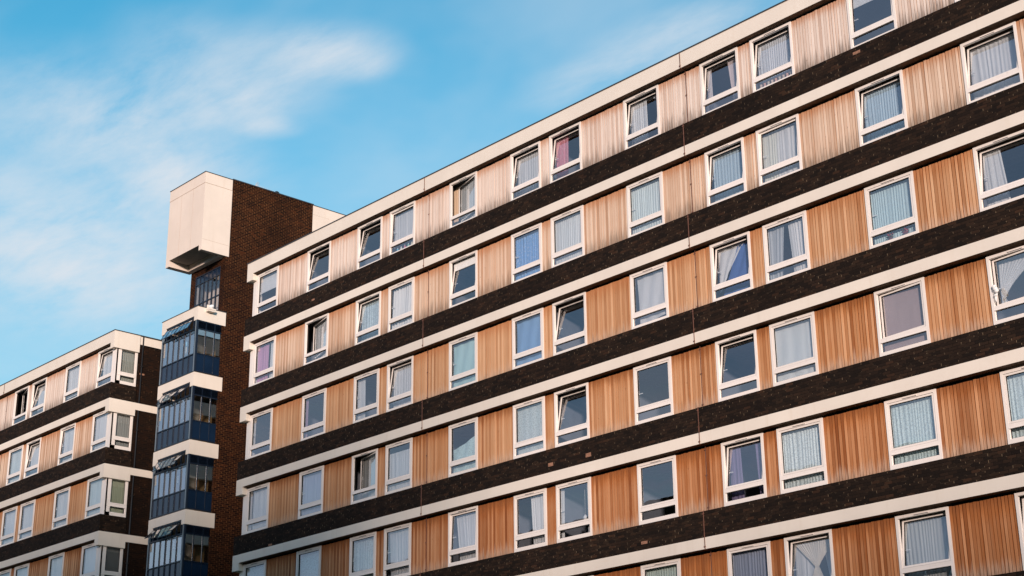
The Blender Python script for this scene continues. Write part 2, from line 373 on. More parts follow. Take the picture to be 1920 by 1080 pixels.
def pane_mesh(x0,x1,z0,z1):
    key=('p',round(x0,3),round(x1,3),round(z0,3),round(z1,3))
    if key in FR: return FR[key]
    b=MB(); b.add([(x0,.038,z0),(x1,.038,z0),(x1,.038,z1),(x0,.038,z1),(x0,.05,z0),(x1,.05,z0),(x1,.05,z1),(x0,.05,z1)],
        [(0,1,2,3),(5,4,7,6),(0,4,5,1),(2,6,7,3),(1,5,6,2),(0,3,7,4)])
    FR[key]=b.mesh('pane',M['glass']); return FR[key]
def vent_mesh(W):
    key=('v',W)
    if key in FR: return FR[key]
    b=MB(); c=W/2; b.box(c-.19,c+.19,-.012,0,1.634,1.656)
    b.box(c-.185,c+.185,-.010,0,1.625,1.634,1)
    FR[key]=b.mesh('trickle_vent',[M['upvc'],M['gasket']]); return FR[key]
def handle_mesh():
    key='h'
    if key in FR: return FR[key]
    b=MB(); b.box(.020,.044,.055,.075,.42,.52); b.box(.024,.040,.075,.090,.43,.45); b.box(.024,.15,.088,.104,.43,.452)
    FR[key]=b.mesh('handle',M['white']); return FR[key]
def window(parent,x,y,z,W,state='c',cur=none,rz=0,label=None,vent=True):
    W=round(W,3)
    w=link('window',frame_mesh(W),parent,(x,y,z),(0,0,rz),label)
    if vent: link('trickle_vent',vent_mesh(W),w)
    Hs=1.118
    if state=='o': loc=(W-.068,.012,.490); rot=(0,0,-R(15+rnd.uniform(-2,2))); off=-(W-.136)
    elif state=='o2': loc=(W-.068,.012,.490); rot=(0,0,-R(4.0)); off=-(W-.136)
    else: loc=(.068,.012,.490); rot=(-R(S[state]+(rnd.uniform(-.7,.7) if state in 'tT' else 0)),0,0); off=0
    sw=W-.136
    if off: # hinge on the right jamb: shift the shared mesh by an inner offset
        m=Matrix.Rotation(rot[2],4,'Z'); v=m@Vector((off,0,0)); loc=(loc[0]+v.x,loc[1]+v.y,loc[2])
    s=link('sash',sash_mesh(W),w,loc,rot)
    link('pane',pane_mesh(.052,sw-.052,.052,Hs-.052),w,loc,rot)
    if state!='c' or rnd.random()<.35: link('handle',handle_mesh(),w,loc,rot)
    link('pane',pane_mesh(.084,W-.084,.164,.372),w)
    CY[0]={'c':.15,'s':.20,'t':.26,'T':.30,'o':.11,'o2':.22}[state]
    cl,cr=(0,0,0),(0,0,0)
    if state=='o':                                # the net hangs from the swung sash
        hv=Vector((W-.068,.012,0)); q=hv-Matrix.Rotation(rot[2],3,'Z')@hv; cl=(q.x,q.y,0); cr=rot
    for nm,mb,mat,lab in cur(W):
        if nm=='sunlit_reveal_sheet': mb.build(nm,mat,w,(0,0,0),(0,0,0),'orange sheet standing in for the sunlit reveal of the open window')  # sunlit reveal in the gap, painted as an orange sheet
        else: mb.build(nm,mat,w,cl,cr,lab)
    return w

# ------------------------------------------------------------------ timber
def timber_panel(parent,x0,x1,y,z,row,top=1.672):
    b=MB(); x=x0+.004; pitch=.086
    n=max(1,round((x1-x0)/pitch)); pitch=(x1-x0)/n; prev=.5
    for i in range(n):
        a=x0+i*pitch; g=.013+rnd.random()*.009; dep=rnd.uniform(.0,.010)
        prev=.12+.76*rnd.random() if rnd.random()<.8 else rnd.random(); prev=prev*.7+(.3 if i%2 else .0); narrow=rnd.random()<.25
        if narrow:
            b.box(a-x0+g/2,a-x0+pitch-g/2-.014,dep,.04,-.06,top-rnd.random()*.012,0,prev)
        else: b.box(a-x0+g/2,a-x0+pitch-g/2,dep,.04,-.06,top-rnd.random()*.012,0,prev)
    b.box(0,x1-x0,.034,.039,-.06,top-.02,0,.0)
    b.box(0,x1-x0,.04,.16,-.06,top+.06,1)
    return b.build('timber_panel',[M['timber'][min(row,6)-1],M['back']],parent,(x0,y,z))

# ------------------------------------------------------------------ tape conductor
def conductor(parent,x,ztop,y_face,y_wall,bases,zlow,name='lightning_conductor'):
    """bases: z of brick tops; runs over fascia, jogs under each soffit and drops on the boards"""
    b=MB(); w=.011
    yf=y_face-.012; yw=y_wall-.012
    prev=ztop
    for i,B in enumerate(bases):
        sof=B+1.739 if i else B+1.729
        b.box(x-w,x+w,yf,yf+.008,sof-.006,prev)                      # down the fascia / brick and band
        b.box(x-w,x+w,yf,yw+.008,sof-.014,sof-.006)                   # under the soffit
        b.box(x-w,x+w,yw,yw+.008,B+.0,sof-.014)                        # on the boards
        for zz in (sof+.06,):
            b.box(x-.028,x+.028,yf-.010,yf,zz-.016,zz+.016)
        for zz in (B+.12,B+.95,B+1.62): b.box(x-.028,x+.028,yw-.010,yw,zz-.014,zz+.014)
        b.box(x-.028,x+.028,yf-.010,yf,B-.09,B-.06)
        b.box(x-w,x+w,yf,yw+.008,B+.001,B+.009)
        prev=B+.001
    b.box(x-w,x+w,yf,yf+.008,zlow,prev)
    return b.build(name,M['copper'],parent)

# ================================================================== long block
NROW=7; XE=46.0; DEP=11.0; D=.18
long_block=thing('apartment_building','long seven-storey residential block of dark brick, cream bands, cedar boards and white windows','residential block')
COLS={1:(.24,1.61),2:(3.43,4.82),3:(6.40,7.76),4:(8.19,9.53),5:(11.32,12.65),6:(14.245,15.59),7:(16.0,17.365),8:(19.125,20.495),9:(22.06,23.41),10:(23.85,25.245),11:(27.03,28.42),12:(30.065,31.53),13:(34.1,35.5),14:(36.0,37.4)}
def base(r,dz=0): return Z0+dz-(r-1)*H
XL=-.19
# roof
b=MB(); B=base(1)
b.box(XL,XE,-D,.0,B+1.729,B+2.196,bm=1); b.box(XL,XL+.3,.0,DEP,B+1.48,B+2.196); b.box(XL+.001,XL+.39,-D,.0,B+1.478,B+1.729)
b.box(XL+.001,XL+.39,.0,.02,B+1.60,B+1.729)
b.build('roof_fascia',[M['band'],M['soffit_shade']],long_block)
b=MB(); b.box(XL+.3,XE,.0,DEP,B+1.739,B+2.10); b.build('roof_slab',[M['roof']],long_block)
b=MB(); b.box(XL-.02,XE,-D-.022,-D+.16,B+2.196,B+2.228); b.box(XL-.02,XL+.14,-D+.16,DEP,B+2.196,B+2.228)
b.build('roof_coping',M['coping'],long_block)
for r in range(2,NROW+1):
    B=base(r)
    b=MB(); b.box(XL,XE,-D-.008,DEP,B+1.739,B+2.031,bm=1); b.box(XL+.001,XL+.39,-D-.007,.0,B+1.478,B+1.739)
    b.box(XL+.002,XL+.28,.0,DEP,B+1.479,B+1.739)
    b.build('concrete_band',[M['band'],M['soffit_shade']],long_block)
for r in range(1,NROW):
    B=base(r)
    b=MB(); b.box(XL+.003,XE,-D,.16,B-.669,B-.001); b.box(XL+.003,XL+.30,.16,DEP,B-.669,B-.001)
    b.build('brick_band',M['brick'],long_block)
# corner posts, timber, windows
for r in range(1,NROW):
    B=base(r)
    b=MB(); b.box(.0,.238,.004,.24,B-.06,B+1.676); b.box(.010,.20,.0,.004,B+.12,B+1.44); b.build('corner_post',M['upvc'],long_block)
    b=MB(); b.box(.02,.25,.24,DEP,B-.05,B+1.74); b.build('gable_wall',M['brick'],long_block)
    cs=sorted(COLS.items())
    for i,(c,(x0,x1)) in enumerate(cs):
        nx=cs[i+1][1][0] if i+1<len(cs) else XE
        timber_panel(long_block,x1,nx,.022,B,r)
        st,cu=WIN.get((r,c),('c',full(NET)))
        visible = c<=12 and not (r==1 and c==12) and not (r==6 and c<7)
        lab={'o':'window swung open inwards','T':'window tilted open','t':'window tilted open'}.get(st)
        if visible or c==13 and r<=4 or (r==6 and c>=4 and c<7) or (r==1 and c==12):
            window(long_block,x0,0,B,x1-x0,st,cu,label=lab)
        else:
            window(long_block,x0,0,B,x1-x0,'c',none)
# rooms: back wall and cross walls
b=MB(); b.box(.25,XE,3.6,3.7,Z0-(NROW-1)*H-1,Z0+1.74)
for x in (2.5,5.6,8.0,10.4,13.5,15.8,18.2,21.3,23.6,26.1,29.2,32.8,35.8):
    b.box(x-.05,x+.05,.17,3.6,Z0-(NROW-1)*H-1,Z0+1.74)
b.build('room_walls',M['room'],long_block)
b=MB(); b.box(XL+.003,XE,-D,DEP,0,base(NROW)+1.739); b.build('ground_storey_wall',M['brick'],long_block)
b=MB(); b.box(XL+.31,XE,DEP-.2,DEP-.01,base(NROW)+1.74,Z0+2.1); b.box(XE-.2,XE-.01,.17,DEP-.2,base(NROW)+1.74,Z0+2.1); b.build('rear_wall',M['brick'],long_block)
conductor(long_block,10.27,Z0+2.196,-D-.008,.022,[base(r) for r in range(1,NROW)],base(NROW)+1.74)
conductor(long_block,21.53,Z0+2.196,-D-.008,.022,[base(r) for r in range(1,NROW)],base(NROW)+1.74)
for (x,z,w,h) in ((4.05,Z0-.42,.17,.065),(19.9,Z0-6.1,.0,.0),(19.35,Z0-11.32,.22,.075),(15.9,Z0-8.6,.2,.1),(17.4,Z0-8.62,.2,.11),(27.2,Z0-.2,.22,.075),(2.0,Z0-8.75,.22,.07)):
    if w: b=MB(); b.box(x,x+w,-D-.003,-D+.01,z,z+h); b.build('pale_brick',M['palebrick'],long_block)

# ================================================================== short block (left)
short=thing('apartment_building','shorter residential block at the left with wrap-round corner windows','residential block')
DZ=-.52; YF=-.87; YW=-.69; XR=-8.82; XW=-8.90; XLL=-30.0; YS=.28
LC=[(-10.47,-9.16),(-13.27,-11.96),(-16.36,-15.03),(-18.05,-16.70),(-21.2,-19.9),(-24.3,-23.0)]
B=base(1,DZ)
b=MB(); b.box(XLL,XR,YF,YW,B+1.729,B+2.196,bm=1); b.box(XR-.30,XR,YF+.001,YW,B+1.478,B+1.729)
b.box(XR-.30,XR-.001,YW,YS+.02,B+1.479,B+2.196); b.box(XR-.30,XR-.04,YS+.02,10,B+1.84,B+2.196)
b.build('roof_fascia',[M['band'],M['soffit_shade']],short)
b=MB(); b.box(XLL,XR-.30,YW,10,B+1.739,B+2.10); b.build('roof_slab',M['roof'],short)
b=MB(); b.box(XLL,XR+.02,YF-.022,YF+.16,B+2.196,B+2.228); b.box(XR-.14,XR+.022,YF+.16,10,B+2.196,B+2.228); b.build('roof_coping',M['coping'],short)
for r in range(2,8):
    B=base(r,DZ)
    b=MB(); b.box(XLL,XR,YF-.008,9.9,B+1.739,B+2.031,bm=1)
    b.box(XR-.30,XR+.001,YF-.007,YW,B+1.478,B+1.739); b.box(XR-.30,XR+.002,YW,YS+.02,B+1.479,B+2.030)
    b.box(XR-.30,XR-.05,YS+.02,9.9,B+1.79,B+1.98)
    b.build('concrete_band',[M['band'],M['soffit_shade']],short)
SIDE={1:full((.40,.40,.34),None,16),2:full((.36,.36,.33),None,16),3:full((.40,.42,.29),None,16,1.,.02,'olive green curtain'),4:blind((.30,.31,.30),.25,'grey slatted blind',True)}
LW={(1,1):('t',left(WH,.60,.62)),(1,2):('c',full((.70,.78,.82),zb=.30)),(1,3):('T',left(WH,.55,.60)),(1,4):('o',none),
    (2,1):('c',full((.66,.78,.86))),(2,2):('s',full((.64,.76,.84))),(2,3):('t',full((.62,.74,.80))),(2,4):('c',full((.58,.72,.80)))}
for r in range(1,7):
    B=base(r,DZ)
    b=MB(); b.box(XLL,XR-.001,YF,YW+.16,B-.669,B-.001); b.box(XR-.30,XR-.001,YW+.16,YS,B-.669,B-.001); b.build('brick_band',M['brick'],short)
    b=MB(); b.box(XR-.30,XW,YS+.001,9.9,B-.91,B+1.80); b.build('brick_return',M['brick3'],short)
    b=MB(); b.box(-9.158,XW,YW+.004,YW+.24,B-.06,B+1.676); b.build('corner_post',M['upvc'],short)
    for i,(x0,x1) in enumerate(LC):
        nx=LC[i+1][1] if i+1<len(LC) else XLL
        timber_panel(short,nx,x0,YW+.022,B,r)
        st,cu=LW.get((r,i+1),('c',full(rnd.choice([(.62,.76,.84),(.56,.72,.80),(.66,.78,.82)]),None,12)))
        if i<4 and r<=4 : window(short,x0,YW,B,x1-x0,st,cu,label={'o':'window swung open inwards','T':'window tilted open','t':'window tilted open'}.get(st))
        else: window(short,x0,YW,B,x1-x0,'c',full(NET))
    window(short,XW,YW+.02,B,.95,'c',SIDE.get(r,SIDE[2]),rz=R(90),vent=False)
b=MB(); b.box(XLL,XR-.6,3.2,3.3,Z0-16,Z0+1.2); b.build('room_walls',M['room'],short)
b=MB(); b.box(XLL,XR-.001,YF,9.9,0,base(7,DZ)+1.739); b.build('ground_storey_wall',M['brick'],short)
b=MB(); b.box(XLL,XR-.31,9.7,9.89,base(7,DZ)+1.74,Z0+1.5); b.box(XLL,XLL+.2,YW+.17,9.7,base(7,DZ)+1.74,Z0+1.5); b.build('rear_wall',M['brick'],short)
conductor(short,-18.80,Z0+DZ+2.196,YF-.008,YW+.022,[base(r,DZ) for r in range(1,7)],base(7,DZ)+1.74)
b=MB(); b.tube([(XW+.05,.46,0),(XW+.05,.46,Z0+DZ+2.2)],.028)
for r in range(1,8): b.box(XW+.0,XW+.09,.42,.50,base(r,DZ)+.9,base(r,DZ)+.94)
b.build('downpipe',M['pipe'],short)
b=MB(); b.box(XW,XW+.004,.42,.64,Z0+.05,Z0+.12); b.build('pale_brick',M['palebrick'],short)

# ================================================================== stair tower
tower=thing('stair_tower','tall dark brick stair tower with projecting cream box on top and stacked navy glazed bays','stair tower')
TX=-4.32; TL=-7.05; YB=1.38; TZ=Z0
zt=TZ+7.57
# brick body: front wall is open where the stair is glazed
b=MB(); b.box(TX-.35,TX-.004,YB,5.53,0,zt); b.box(TL+.13,TL+.48,YB,5.53,0,zt); b.box(TL+.48,TX-.35,5.2,5.53,0,zt)
b.box(TL+.48,TX-.35,YB+.02,YB+.3,TZ+3.86,zt)
b.build('brick_shaft',M['brick2'],tower)
b=MB(); b.box(TL+.48,TX-.35,YB+.3,5.2,zt-.3,zt-.02); b.build('roof_slab',M['roof'],tower)
# head box, upside-down tray
def tray(y0,y1,front):
    b=MB(); zb=TZ+4.15; zs=TZ+4.39
    b.box(TL,TX,y0,y1,zs,zt-.03)
    b.box(TL,TL+.27,y0,y1,zb-.02,zs); b.box(TX-.2,TX,y0,y1,zb+.01,zs)
    if front:
        b.box(TL+.27,TX-.2,y1-.24,y1-.001,zb-.02,zs)
    else: b.box(TL+.27,TX-.2,y0+.001,y0+.2,zb-.02,zs)
    return b
b=tray(.23,YB+.0,True)
# capping course, set 6 mm proud
b.box(TL-.006,TX+.006,.224,YB+.13,TZ+7.08,zt-.03)
b.box(TX-.03,TX,YB,YB+.14,TZ+4.16,TZ+7.07)
b.build('head_box',M['panel'],tower)
b=MB(); b.box(TL-.009,TX+.009,.221,YB+.13,TZ+7.068,TZ+7.081); b.box(TX-.2,TX+.003,.24,YB+.12,TZ+4.62,TZ+4.628)
for x in (TL+.95,TL+1.85): b.box(x,x+.010,.227,.25,TZ+4.42,TZ+7.066)
b.build('panel_joint',plain('joint_sealant',(.50,.37,.29),.8,.2),tower)
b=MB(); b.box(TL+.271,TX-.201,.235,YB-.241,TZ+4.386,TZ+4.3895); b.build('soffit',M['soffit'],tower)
b=MB(); b.box(TL+.01,TX,5.54,8.4,TZ+3.9,zt-.03); b.box(TL+.004,TX+.006,5.541,8.406,TZ+7.13,zt-.035); b.build('rear_box',M['panel'],tower)
b=MB(); b.box(TL-.02,TX+.02,.205,YB+.14,zt-.03,zt); b.box(TX-.30,TX+.022,YB+.14,5.56,zt-.005,zt+.035); b.box(TX-.3,TX+.02,5.56,8.42,zt-.03,zt-.002)
b.build('roof_coping',M['coping'],tower)
# recessed stair glazing under the head box
gx0,gx1=TL+.48,TX-.35; 
def mullions(xs,y,z0,z1,rails,w=.03):
    b=MB()
    for x in xs: b.box(x-w/2,x+w/2,y-.02,y+.05,z0,z1)
    for z in rails: b.box(min(xs),max(xs),y-.018,y+.045,z-.02,z+.02)
    return b
nx=7; xs=[gx0+.02+(gx1-gx0-.04)*i/(nx-1) for i in range(nx)]
b=mullions(xs,YB+.03,TZ+1.75,TZ+3.86,[TZ+1.79,TZ+2.62,TZ+3.5,TZ+3.84]); b.build('stair_glazing',M['navy'],tower)
b=MB(); b.box(gx0,gx1,YB+.045,YB+.053,TZ+1.75,TZ+3.50); sg=b.build('stair_pane',M['upperglass'],tower)
b=MB(); b.box(gx0,gx1,YB+.045,YB+.055,TZ+3.50,TZ+3.86); b.build('blanking_panel',M['navypanel'],tower)
# stair inside: half landings, flights, pale inner wall
b=MB()
for k in range(-1,8):
    z=TZ+1.6-k*H
    b.box(gx0,gx1,YB+.15,YB+1.3,z-.2,z); b.box(gx0,gx1,4.0,5.2,z-1.5,z-1.35)
    for s in range(9):
        y=YB+1.3+s*.3; b.box(gx0+.1,gx0+.95,y,y+.3,z-.1-s*.15,z-s*.15)
b.build('stair_flights',M['concrete'],tower)
b=MB(); b.box(gx0+.001,gx0+.02,YB+.1,5.2,0,TZ+3.8); b.box(gx0,gx1,5.17,5.2,0,TZ+3.8); b.build('inner_wall',M['soffit'],tower)

# bays
BX0,BX1,BY0,BY1=TL+.04,TX,.26,1.54
def bay_band():
    b=MB()
    b.box(BX0,BX1,BY0-.01,BY1,-.36,0)                       # slab edge
    b.box(BX0,BX0+.33,BY0-.009,BY1,-.56,-.36); b.box(BX1-.25,BX1+.001,BY0-.009,BY0+.2,-.555,-.36)
    b.box(BX1-.25,BX1+.002,BY0+.2,BY1,-.56,-.36)
    return b.mesh('bay_band',M['band'])
def bay_front():
    b=MB(); y=BY0+.03; z0=-2.66; zs=-.90; zp=-1.92; zt=-.36
    xs=[BX0+.33+(BX1-.20-BX0-.33)*i/6 for i in range(7)]
    xs=[BX0+.10+(BX1-.16-BX0-.10)*i/6 for i in range(7)]
    for i,x in enumerate(xs): 
        w=.035 if i in (0,3,6) else .018; b.box(x-w/2,x+w/2,y-.02,y+.05,z0,zs)
    for i in range(7):
        x=BX0+.36+(BX1-.30-BX0-.36)*i/6; b.box(x-.016,x+.016,y-.01,y+.04,zs,zt)
    b.box(BX0+.08,BX1-.14,y-.021,y+.05,zs-.03,zs+.03); b.box(BX0+.08,BX1-.14,y-.021,y+.05,zp-.02,zp+.02)
    b.box(BX0+.08,BX1-.14,y-.021,y+.05,z0,z0+.04); b.box(BX0+.33,BX1-.25,y-.01,y+.04,zt-.05,zt)
    b.box(BX0+.04,BX0+.10,y-.03,y+.05,z0,-.56,1); b.box(BX1-.13,BX1-.085,y-.028,y+.06,z0,-.56,1); b.box(BX1-.085,BX1-.03,y-.02,y+.06,z0,-.56,0)   # pale end posts
    return b.mesh('bay_frame',[M['navy'],M['steel']])
def bay_side():
    b=MB(); x=BX1-.03; z0=-2.66; zv=-.90; zp=-1.92; zt=-.56
    ys=[BY0+.05,BY0+.43,BY0+.83,BY0+1.22]
    for i,yy in enumerate(ys): b.box(x-.05,x+.004,yy-.014,yy+.014,z0,zt)
    for z in (zt-.02,zv,zp,z0+.02): b.box(x-.05,x+.016,BY0+.05,BY0+1.22,z-.018,z+.018)
    z=zv+.03
    while z<zt-.03:                                          # louvre blades
        b.add([(x-.03,ys[0],z+.028),(x+.012,ys[0],z),(x+.012,ys[3],z),(x-.03,ys[3],z+.028)],[(0,1,2,3)]); z+=.034
    return b.mesh('side_frame',M['navy'])
def bay_panels():
    b=MB(); y=BY0+.05
    b.box(BX0+.09,BX1-.15,y,y+.03,-2.64,-1.93); b.box(BX1-.06,BX1-.035,BY0+.06,BY0+1.22,-2.64,-1.93)
    b.box(BX1-.075,BX1-.065,BY0+.06,BY0+1.22,-.88,-.56); b.box(BX0+.06,BX0+.09,BY0+.06,BY1-.2,-2.64,-.36)
    return b.mesh('bay_panel',M['navypanel'])
def bay_glass():
    b=MB(); y=BY0+.045
    b.box(BX0+.10,BX1-.15,y,y+.008,-1.90,-.92); b.box(BX1-.058,BX1-.05,BY0+.06,BY0+1.22,-1.91,-.91)
    return b.mesh('bay_pane',M['bayglass'])
def vent_pane():
    b=MB(); b.box(.02,.31,-.012,-.004,-.46,-.02,1)
    for x0,x1,z0,z1 in ((0,.020,-.48,0),(.310,.33,-.48,0),(.020,.310,-.020,0),(.020,.310,-.48,-.460)): b.box(x0,x1,-.018,.006,z0,z1)
    return b.mesh('top_light',[M['navy'],M['bayglass']])
mb,mf,ms,mp,mg,mv=bay_band(),bay_front(),bay_side(),bay_panels(),bay_glass(),vent_pane()
b=MB(); b.box(0,.035,0,.05,-1.9,-.93); mpost=b.mesh('white_post',M['white'])
for k in range(0,8):
    z=TZ+1.765-k*H
    bay=link('stair_bay',mb,tower,(0,0,z))
    link('bay_frame',mf,bay); link('side_frame',ms,bay); link('bay_panel',mp,bay); link('bay_pane',mg,bay)
    if k<7: link('white_post',mpost,bay,(TX-.14,BY1-.14,0))
    ang=[[17,17,18,17,17,18],[17,16,18,30,24,32],[17,17,16,18,17,32],[33,22,16,15,17,34]][k%4]
    for i in range(6):
        x=BX0+.375+(BX1-.30-BX0-.36)*i/6; v=link('top_light',mv,bay,(x,BY0+.0,-.475),(-R(ang[i]+13),0,0))
b=MB()
for k in range(1,8):
    z=TZ+1.765-k*H; b.box(BX0+.05,TX-.4,BY0+.2,YB,z-.05,z+.02)
b.build('landing',M['concrete'],tower)
b=MB(); b.box(gx0+.03,gx1-.03,YB+.62,YB+.66,TZ+1.6,TZ+3.55); b.build('landing_wall',M['cream'],tower)
b=MB()
for k in range(0,8):
    z=TZ+1.765-(k+1)*H; b.box(gx0+.03,gx0+1.35,YB+.55,YB+.6,z+.02,z+2.1)
b.build('sunlit_wall_panel',M['sunlit_ochre'],tower)  # back wall panels whose orange colour imitates sunlight inside the bays
b=MB(); b.box(BX0-.02,BX1+.02,BY0-.03,BY1+.02,TZ+1.765,TZ+1.79); b.build('bay_roof',M['coping'],tower)
b=MB(); b.box(BX0,BX1,BY0,BY1,0,TZ+1.765-8*H); b.build('bay_plinth',M['brick2'],tower) if TZ+1.765-8*H>.2 else None

# wall light on the top bay
sec=thing('security_camera','white boxy security camera housing bracketed to the top cream band of the stair bays','camera',(TX,.80,TZ+1.60))
b=MB(); b.box(0.002,.22,-.20,.14,.06,.12); b.box(.002,.20,-.19,.13,.0,.06); b.box(.002,.04,-.16,.10,.12,.30); b.build('bracket',M['band'],sec)
b=MB(); b.tube([(.09,-.10,.20),(.12,-.02,.23),(.14,.06,.24)],[.05,.075,.08],14); b.box(.05,.15,-.04,.04,.12,.19); b.build('camera_body',M['white'],sec)
b=MB(); b.tube([(.14,.06,.24),(.143,.075,.241)],.06,14); b.build('lens',M['gasket'],sec)

# roof aerial and cable loop
aer=thing('roof_aerial','thin aluminium aerial with a comb of short rods lying along the tower parapet','aerial',(TX-.35,3.2,zt+.03))
b=MB(); b.tube([(0,-.40,.10),(0,.62,.10)],.024,6); b.tube([(0,-.1,-.04),(0,-.1,.10)],.022,6); b.build('boom',M['alu'],aer)
b=MB()
for i in range(11): 
    y=-.32+i*.09; b.tube([(0,y,.04),(0,y,.27-.006*i)],.011,5)
b.build('director_rods',M['alu'],aer)
b=MB(); b.tube([(0,-.42,.06),(0,-.26,.40)],.012,5); b.tube([(0,-.36,.06),(0,-.20,.38)],.012,5); b.tube([(0,-.45,.08),(0,-.30,.34)],.012,5); b.tube([(0,-.42,.12),(0,-.28,.14)],.006,5); b.tube([(0,-.38,.2),(0,-.22,.24)],.006,5)
b.build('reflector',M['alu'],aer)
b=MB(); b.tube([(TX-.30,3.74+.16*(1-math.cos(t*.3142))*.9,zt+.02+.21*math.sin(t*.3142)) for t in range(11)],.032,8)
o=b.build('cable_loop',M['pipe']); o['label']='black cable looping over the parapet of the brick tower'; o['category']='cable'

# ------------------------------------------------------------------ small things on the window sills
def top(o,label,cat,group=None):
    o['label']=label; o['category']=cat
    if group: o['group']=group
    return o
lamp=thing('pendant_lamp','white pendant lamp hanging behind dark glass beside the cream striped curtains','lamp',(16.78,.36,base(5)+.70))
b=MB(); b.tube([(0,0,-.10),(0,0,-.07),(0,0,.0),(0,0,.07)],[.02,.055,.06,.02],14); b.build('lamp_shade',M['white'],lamp)
b=MB(); b.tube([(0,0,.07),(0,0,.98)],.004,5); b.build('cord',M['white'],lamp)

# ------------------------------------------------------------------ unseen block added behind the camera to shade the lower floors
shade_block=thing('apartment_building','unseen brick slab block added behind the viewer to shade the lower floors','residential block')
b=MB(); b.box(-150,230,-92,-80,0,26.3); b.box(-150,101,-92,-80,26.3,34.6); b.build('wall',M['brick2'],shade_block)  # taller part added to shade the left end higher up
b=MB()
for fl in range(9):
    for i in range(90):
        x=-148+i*4.2; b.box(x,x+1.5,-79.99,-79.95,1+fl*2.8,2.4+fl*2.8)
b.build('windows',M['white'],shade_block)
b=MB()
for fl in range(9):
    for i in range(90):
        x=-148+i*4.2; b.box(x+.1,x+1.4,-79.95,-79.93,1.1+fl*2.8,2.3+fl*2.8)
b.build('panes',M['navypanel'],shade_block)

def soft_toy(x,z,k):
    t=thing('soft_toy','small pale soft toy sitting in the row behind the lower pane of the top-floor window','toy',(x,.16,z),0,'soft toys lined up on the sill')
    b=MB(); c=[(.62,.52,.46),(.66,.42,.36),(.55,.5,.45)][k%3]; m=CMt.setdefault(k%3,plain('plush',c,.9,.1,.2,20))
    b.tube([(0,0,0),(0,0,.05),(0,0,.10),(0,0,.12)],[.03,.05,.04,.02],10); b.tube([(-.05,-.02,.02),(0,-.03,.03),(.05,-.02,.02)],[.012,.02,.012],6)
    b.build('body',m,t); b=MB(); b.tube([(0,0,.11),(0,0,.15),(0,0,.19)],[.025,.042,.02],10); b.tube([(-.035,0,.18),(-.035,0,.205)],.014,6); b.tube([(.035,0,.18),(.035,0,.205)],.014,6); b.build('head',m,t)
CMt={}
for k in range(9): soft_toy(23.85+.17+k*.125,base(1)+.150,k)
def bottle(x,z,k):
    cols=[(.15,.45,.60),(.70,.72,.70),(.62,.15,.28),(.20,.50,.45),(.75,.70,.55)]; lab=['teal','white','crimson','green','cream'][k]
    t=thing('bottle',lab+' toiletries bottle on the sill behind the lower pane, beside a grey net curtain','bottle',(x,.13,z),0,'bottles on the bathroom sill')
    b=MB(); b.tube([(0,0,0),(0,0,.13),(0,0,.15)],[.032,.034,.014],10); b.build('body',plain('bottle_plastic',cols[k],.4,.5),t)
    b=MB(); b.tube([(0,0,.15),(0,0,.18)],.014,8); b.build('cap',M['white'],t)
for k in range(5): bottle(8.19+.30+k*.19,base(1)+.150,k)
def potted(x,z,k):
    t=thing('potted_plant',['small potted plant with red flowers at the left of the sill','small potted plant with dark red flowers in the middle of the sill'][k],'plant',(x,.10,z),0,'flower pots on the sill')
    b=MB(); b.tube([(0,0,0),(0,0,.09)],[.035,.05],10); b.build('pot',plain('pot',(.12,.05,.06),.7,.3),t)
    b=MB()
    for i in range(60):
        a=rnd.random()*6.28; r=rnd.random()*.085; zz=.09+rnd.random()*.13; p=Vector((r*math.cos(a),r*math.sin(a)*.5,zz)); q=.018
        d=Vector((rnd.uniform(-1,1),rnd.uniform(-1,1),rnd.uniform(-1,1))).normalized()*q; e=d.orthogonal().normalized()*q
        b.add([p-d,p+e,p+d,p-e],[(0,1,2,3)],rnd.random()<.45)
    b.build('foliage',[plain('leaf',(.06,.10,.04),.7,.3),plain('petal',(.45,.03,.07),.7,.3)],t)
potted(27.03+.55,base(3)+.150,0); potted(27.03+.98,base(3)+.150,1)
# knotted cloth tied round the sash of the swept curtain
kn=MB()
for (x,y,z,r) in ((.16,-.02,.86,.06),(.19,-.035,.80,.05),(.13,-.02,.93,.04),(.15,-.02,.72,.035)): kn.tube([(x-.05,y,z-.03),(x,y-.02,z),(x+.05,y,z+.03)],[r*.4,r,r*.35],8)
kn.tube([(.15,-.02,.74),(.14,-.03,.62),(.16,-.02,.55)],[.03,.022,.01],6)
ko=kn.build('knotted_cloth',cloth((.74,.74,.70),None,1.),None,(30.065,0,base(4))); top(ko,'white cloth knotted round the open edge of a window sash, beside the swept white curtain','cloth')

# ------------------------------------------------------------------ ground
def ground_mat():
    t=NT('grass_ground'); p=t.pos(); c=t.mix(t.noise(p,.6,6),(.035,.055,.018),(.08,.095,.035)); t.bsdf(c,.95,.1,t.noise(p,12,4),.4,.05); return t.mat
def asphalt():
    t=NT('asphalt'); p=t.pos(); c=t.mix(t.noise(p,1.2,6),(.045,.045,.045),(.07,.068,.065)); t.bsdf(c,.9,.2,t.noise(p,90,3),.4,.01); return t.mat
def struct(name,mb,mat):
    o=mb.build(name,mat); o['kind']='structure'; o['label']=name.replace('_',' '); return o
b=MB(); b.add([(-900,-900,0),(900,-900,0),(900,900,0),(-900,900,0)],[(0,1,2,3)]); struct('ground',b,ground_mat())
b=MB(); b.add([(-120,-22,.004),(160,-22,.004),(160,-14,.004),(-120,-14,.004)],[(0,1,2,3)]); struct('road',b,asphalt())
b=MB(); b.box(-120,160,-14,-11.5,-.2,.12); struct('pavement',b,M['concrete'])

